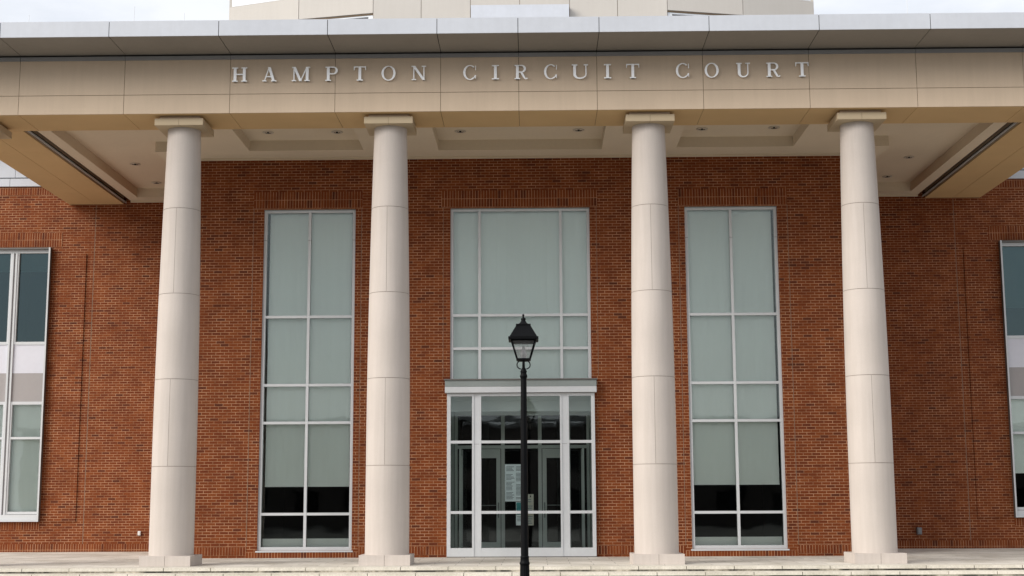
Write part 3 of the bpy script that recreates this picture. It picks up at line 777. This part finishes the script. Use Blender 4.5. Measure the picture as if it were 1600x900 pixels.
for k, (a, c) in enumerate(zip(V[:-1], V[1:])):
    Lh = (Vector(c)-Vector(a)).length
    if k in (2, 4):                                        # facets with the clerestory windows
        facet(*cut(a, c, .004, .996), 16.06, ZW1, 'tower'); facet(*cut(a, c, 0, 1), 16.01, 16.055, 'stone_joint', .04)
        facet(*cut(a, c, .01, .99), ZW0, 14.3, 'tower')
        facet(*cut(a, c, .01, .99), 15.965, 16.005, 'tower_frame', .06); facet(*cut(a, c, .01, .07), 14.3, 15.963, 'tower_frame', .06)
        facet(*cut(a, c, .93, .99), 14.3, 15.963, 'tower_frame', .06); facet(*cut(a, c, .47, .53), 14.3, 15.963, 'tower_frame', .06)
        facet(*cut(a, c, .07, .93), 14.3, 15.963, 'steel_edge', .12)
    elif k == 3:
        xs_ = [-4.56, -3.09, -1.584, -.079, 1.444, 2.903, 4.42]
        for x0_, x1_ in zip(xs_[:-1], xs_[1:]):
            lo = 16.19 if -1.6 < x0_ < 1.4 else ZW0
            facet((x0_+.008, 8.0), (x1_-.008, 8.0), lo, ZW1, 'tower')
        facet((-4.55, 8.0), (4.41, 8.0), ZW0, ZW1-.01, 'stone_joint', .02)
    elif k in (1, 5):
        facet(*cut(a, c, .004, .996), ZW0, 16.76, 'tower'); facet(*cut(a, c, .01, .99), 16.77, ZW1, 'tower', .10)
        facet(*cut(a, c, .01, .99), 16.79, 18.6, 'tower_frame', .05)
    else:
        facet(*cut(a, c, .002, .998), ZW0, ZW1, 'tower')
tw.build('upper_storey', B)
MB().box(-1.56, 1.42, 7.72, 8.0, 11.0, 16.17, 'metal').build('metal_box', B)

# lightning rods along the roof edge
for x, zt_ in ((-10.25, 11.40), (-8.035, 11.55), (-6.98, 11.40), (8.08, 11.62)):
    MB().lathe(0, 0, [(.03, 0), (.03, .02), (.006, .03), (.0055, zt_-ZE1), (.001, zt_-ZE1+.02)], 'alu', 10).build('lightning_rod', B, loc=None).location = (x, -5.0, ZE1-.002)

# ---------------------------------------------------------------- street lamp in front of the steps
LX, LY = .105, -9.5
lamp = thing('street_lamp', 'black post lantern with four glass sides in front of the courthouse entrance', 'street lamp', (LX, LY, GZ))
def lz(z): return z-GZ
base = MB()
def fluted(mb, prof, n, depth, mt):
    base_ = len(mb.v); K = n*4
    for (r, z_) in prof:
        for k in range(K):
            a = 2*math.pi*k/K; rr_ = r*(1-depth*(.5-.5*math.cos(n*a))); mb.v.append((rr_*math.cos(a), rr_*math.sin(a), z_))
    for i_ in range(len(prof)-1):
        for k in range(K):
            j = (k+1) % K; mb.f.append((base_+i_*K+k, base_+i_*K+j, base_+(i_+1)*K+j, base_+(i_+1)*K+k)); mb.mi.append(mb.m(mt)); mb.sm.append(True)
base.lathe(0, 0, [(.21, 0), (.21, .05), (.19, .07), (.15, .12), (.125, .2), (.12, .26)], 'black', 32)
fluted(base, [(.118, .26), (.085, .60), (.076, lz(.235))], 14, .10, 'black')
base.lathe(0, 0, [(.074, lz(.23)), (.080, lz(.245)), (.086, lz(.262)), (.086, lz(.27)), (.076, lz(.285)), (.072, lz(.31)), (.070, lz(.355)), (.074, lz(.362)), (.074, lz(.372)), (.066, lz(.382))], 'black', 32)
base.build('base', lamp)
po = MB(); fluted(po, [(.063, lz(.37)), (.060, lz(1.4)), (.0545, lz(2.5)), (.049, lz(3.33))], 12, .05, 'black'); po.build('pole', lamp)
nk = MB()
nk.lathe(0, 0, [(.049, lz(3.31)), (.058, lz(3.335)), (.062, lz(3.35)), (.062, lz(3.365)), (.052, lz(3.385)), (.048, lz(3.41)), (.055, lz(3.425)), (.055, lz(3.44)), (.042, lz(3.46)),
               (.04, lz(3.478)), (.024, lz(3.50)), (.021, lz(3.60)), (.03, lz(3.625))], 'black', 28)
for a in range(4):
    t = R(90*a); cs, sn = math.cos(t), math.sin(t)
    P_ = [(.045, 3.475), (.075, 3.485), (.103, 3.51), (.112, 3.545), (.104, 3.58), (.085, 3.60), (.078, 3.622)]
    nk.tube([(r*cs, r*sn, lz(z_)) for r, z_ in P_], .0095, 'black', 8)
nk.build('neck', lamp)
# lantern: bottom half-width .118, top .21
def sq(h, z_): return [(-h, -h, lz(z_)), (h, -h, lz(z_)), (h, h, lz(z_)), (-h, h, lz(z_))]
zb, zt2 = 3.645, 3.965; hb, ht = .108, .203
lf = MB()
lf.hexa(sq(.085, 3.605), sq(.118, 3.622), 'black'); lf.hexa(sq(.121, 3.622), sq(.121, 3.648), 'black')
for sx_, sy_ in ((-1, -1), (1, -1), (1, 1), (-1, 1)):
    a, c = .014, .014
    def cn4(h, z_):
        x, y = sx_*h, sy_*h; return [(x-a, y-a, lz(z_)), (x+a, y-a, lz(z_)), (x+a, y+a, lz(z_)), (x-a, y+a, lz(z_))]
    lf.hexa(cn4(hb, zb), cn4(ht, zt2), 'black')
for k in range(4):                          # top rails
    h = ht-.016; q = [(-h, -ht-.010), (h, -ht-.010), (h, -ht+.012), (-h, -ht+.012)]
    t = R(90*k); rot = [(x*math.cos(t)-y*math.sin(t), x*math.sin(t)+y*math.cos(t)) for x, y in q]
    lf.hexa([(x, y, lz(zt2-.03)) for x, y in rot], [(x, y, lz(zt2-.001)) for x, y in rot], 'black')
    q = [(-h, -ht+.018), (h, -ht+.018), (h, -ht+.026), (-h, -ht+.026)]
    rot = [(x*math.cos(t)-y*math.sin(t), x*math.sin(t)+y*math.cos(t)) for x, y in q]
    lf.hexa([(x, y, lz(3.915)) for x, y in rot], [(x, y, lz(3.93)) for x, y in rot], 'black')
lan = lf.build('lantern_frame', lamp)
gp = MB()
for k in range(4):
    t = R(90*k)
    rt = lambda x, y, z_: (x*math.cos(t)-y*math.sin(t), x*math.sin(t)+y*math.cos(t), lz(z_))
    w0, w1 = hb-.015, ht-.015
    gp.hexa([rt(-w0, -hb, zb+.004), rt(w0, -hb, zb+.004), rt(w0, -hb+.004, zb+.004), rt(-w0, -hb+.004, zb+.004)],
            [rt(-w1, -ht, zt2-.031), rt(w1, -ht, zt2-.031), rt(w1, -ht+.004, zt2-.031), rt(-w1, -ht+.004, zt2-.031)], 'lantern_glass')
gp.build('lantern_glass', lan)
MB().lathe(0, 0, [(.03, lz(3.648)), (.032, lz(3.66)), (.047, lz(3.69)), (.054, lz(3.725)), (.05, lz(3.76)), (.036, lz(3.80)), (.022, lz(3.835)), (.017, lz(3.86)), (.008, lz(3.868))], 'bulb', 28).build('bulb', lan)
ro = MB()
ro.hexa(sq(.248, 3.955), sq(.252, 3.962), 'black'); ro.hexa(sq(.252, 3.962), sq(.252, 4.003), 'black')
ro.hexa(sq(.232, 4.003), sq(.118, 4.205), 'black'); ro.hexa(sq(.124, 4.205), sq(.124, 4.228), 'black')
roo = ro.build('lantern_roof', lamp)
MB().lathe(0, 0, [(.10, lz(4.228)), (.085, lz(4.24)), (.055, lz(4.262)), (.042, lz(4.285)), (.034, lz(4.30)), (.040, lz(4.312)), (.040, lz(4.33)), (.022, lz(4.345)), (.012, lz(4.355)),
                 (.012, lz(4.37)), (.02, lz(4.385)), (.016, lz(4.40)), (.002, lz(4.412))], 'black', 24).build('finial', roo)

# ---------------------------------------------------------------- unseen block added across the street to darken the lower panes
M['far_wall'] = rough_mat('far_wall', (.07, .06, .055), .1, .3, .9, fine=4)
fb = thing('reflection_block', 'unseen flat roofed block added across the street, its dim reflection keeps the lower panes dark', 'building', (0, -84, GZ))
fwb = MB(); wins = [(-44+4.4*k, -44+4.4*k+2.2, 1.2+3.6*j-84*0, 3.1+3.6*j) for k in range(20) for j in range(2)]
us = sorted({-46.0, 46.0, *[q[0] for q in wins], *[q[1] for q in wins]}); vs = sorted({0.0, 8.6, *[q[2] for q in wins], *[q[3] for q in wins]})
fwb.grid(us, vs, lambda u, v: any(q[0] < u < q[1] and q[2] < v < q[3] for q in wins), lambda u, v, w: (-u, -w, v), .25, 'far_wall', ('far_wall', 'far_wall'), 'dark_room')
fwb.face([(46, 0, 0), (46, -14, 0), (46, -14, 8.6), (46, 0, 8.6)], 'far_wall'); fwb.face([(-46, -14, 0), (-46, 0, 0), (-46, 0, 8.6), (-46, -14, 8.6)], 'far_wall')
fwb.face([(-46, -14, 0), (-46, -14, 8.6), (46, -14, 8.6), (46, -14, 0)], 'far_wall')
fwb.build('wall', fb); MB().box(-46.4, 46.4, -14.4, .5, 8.6, 9.0, 'metal_dark').build('roof', fb)
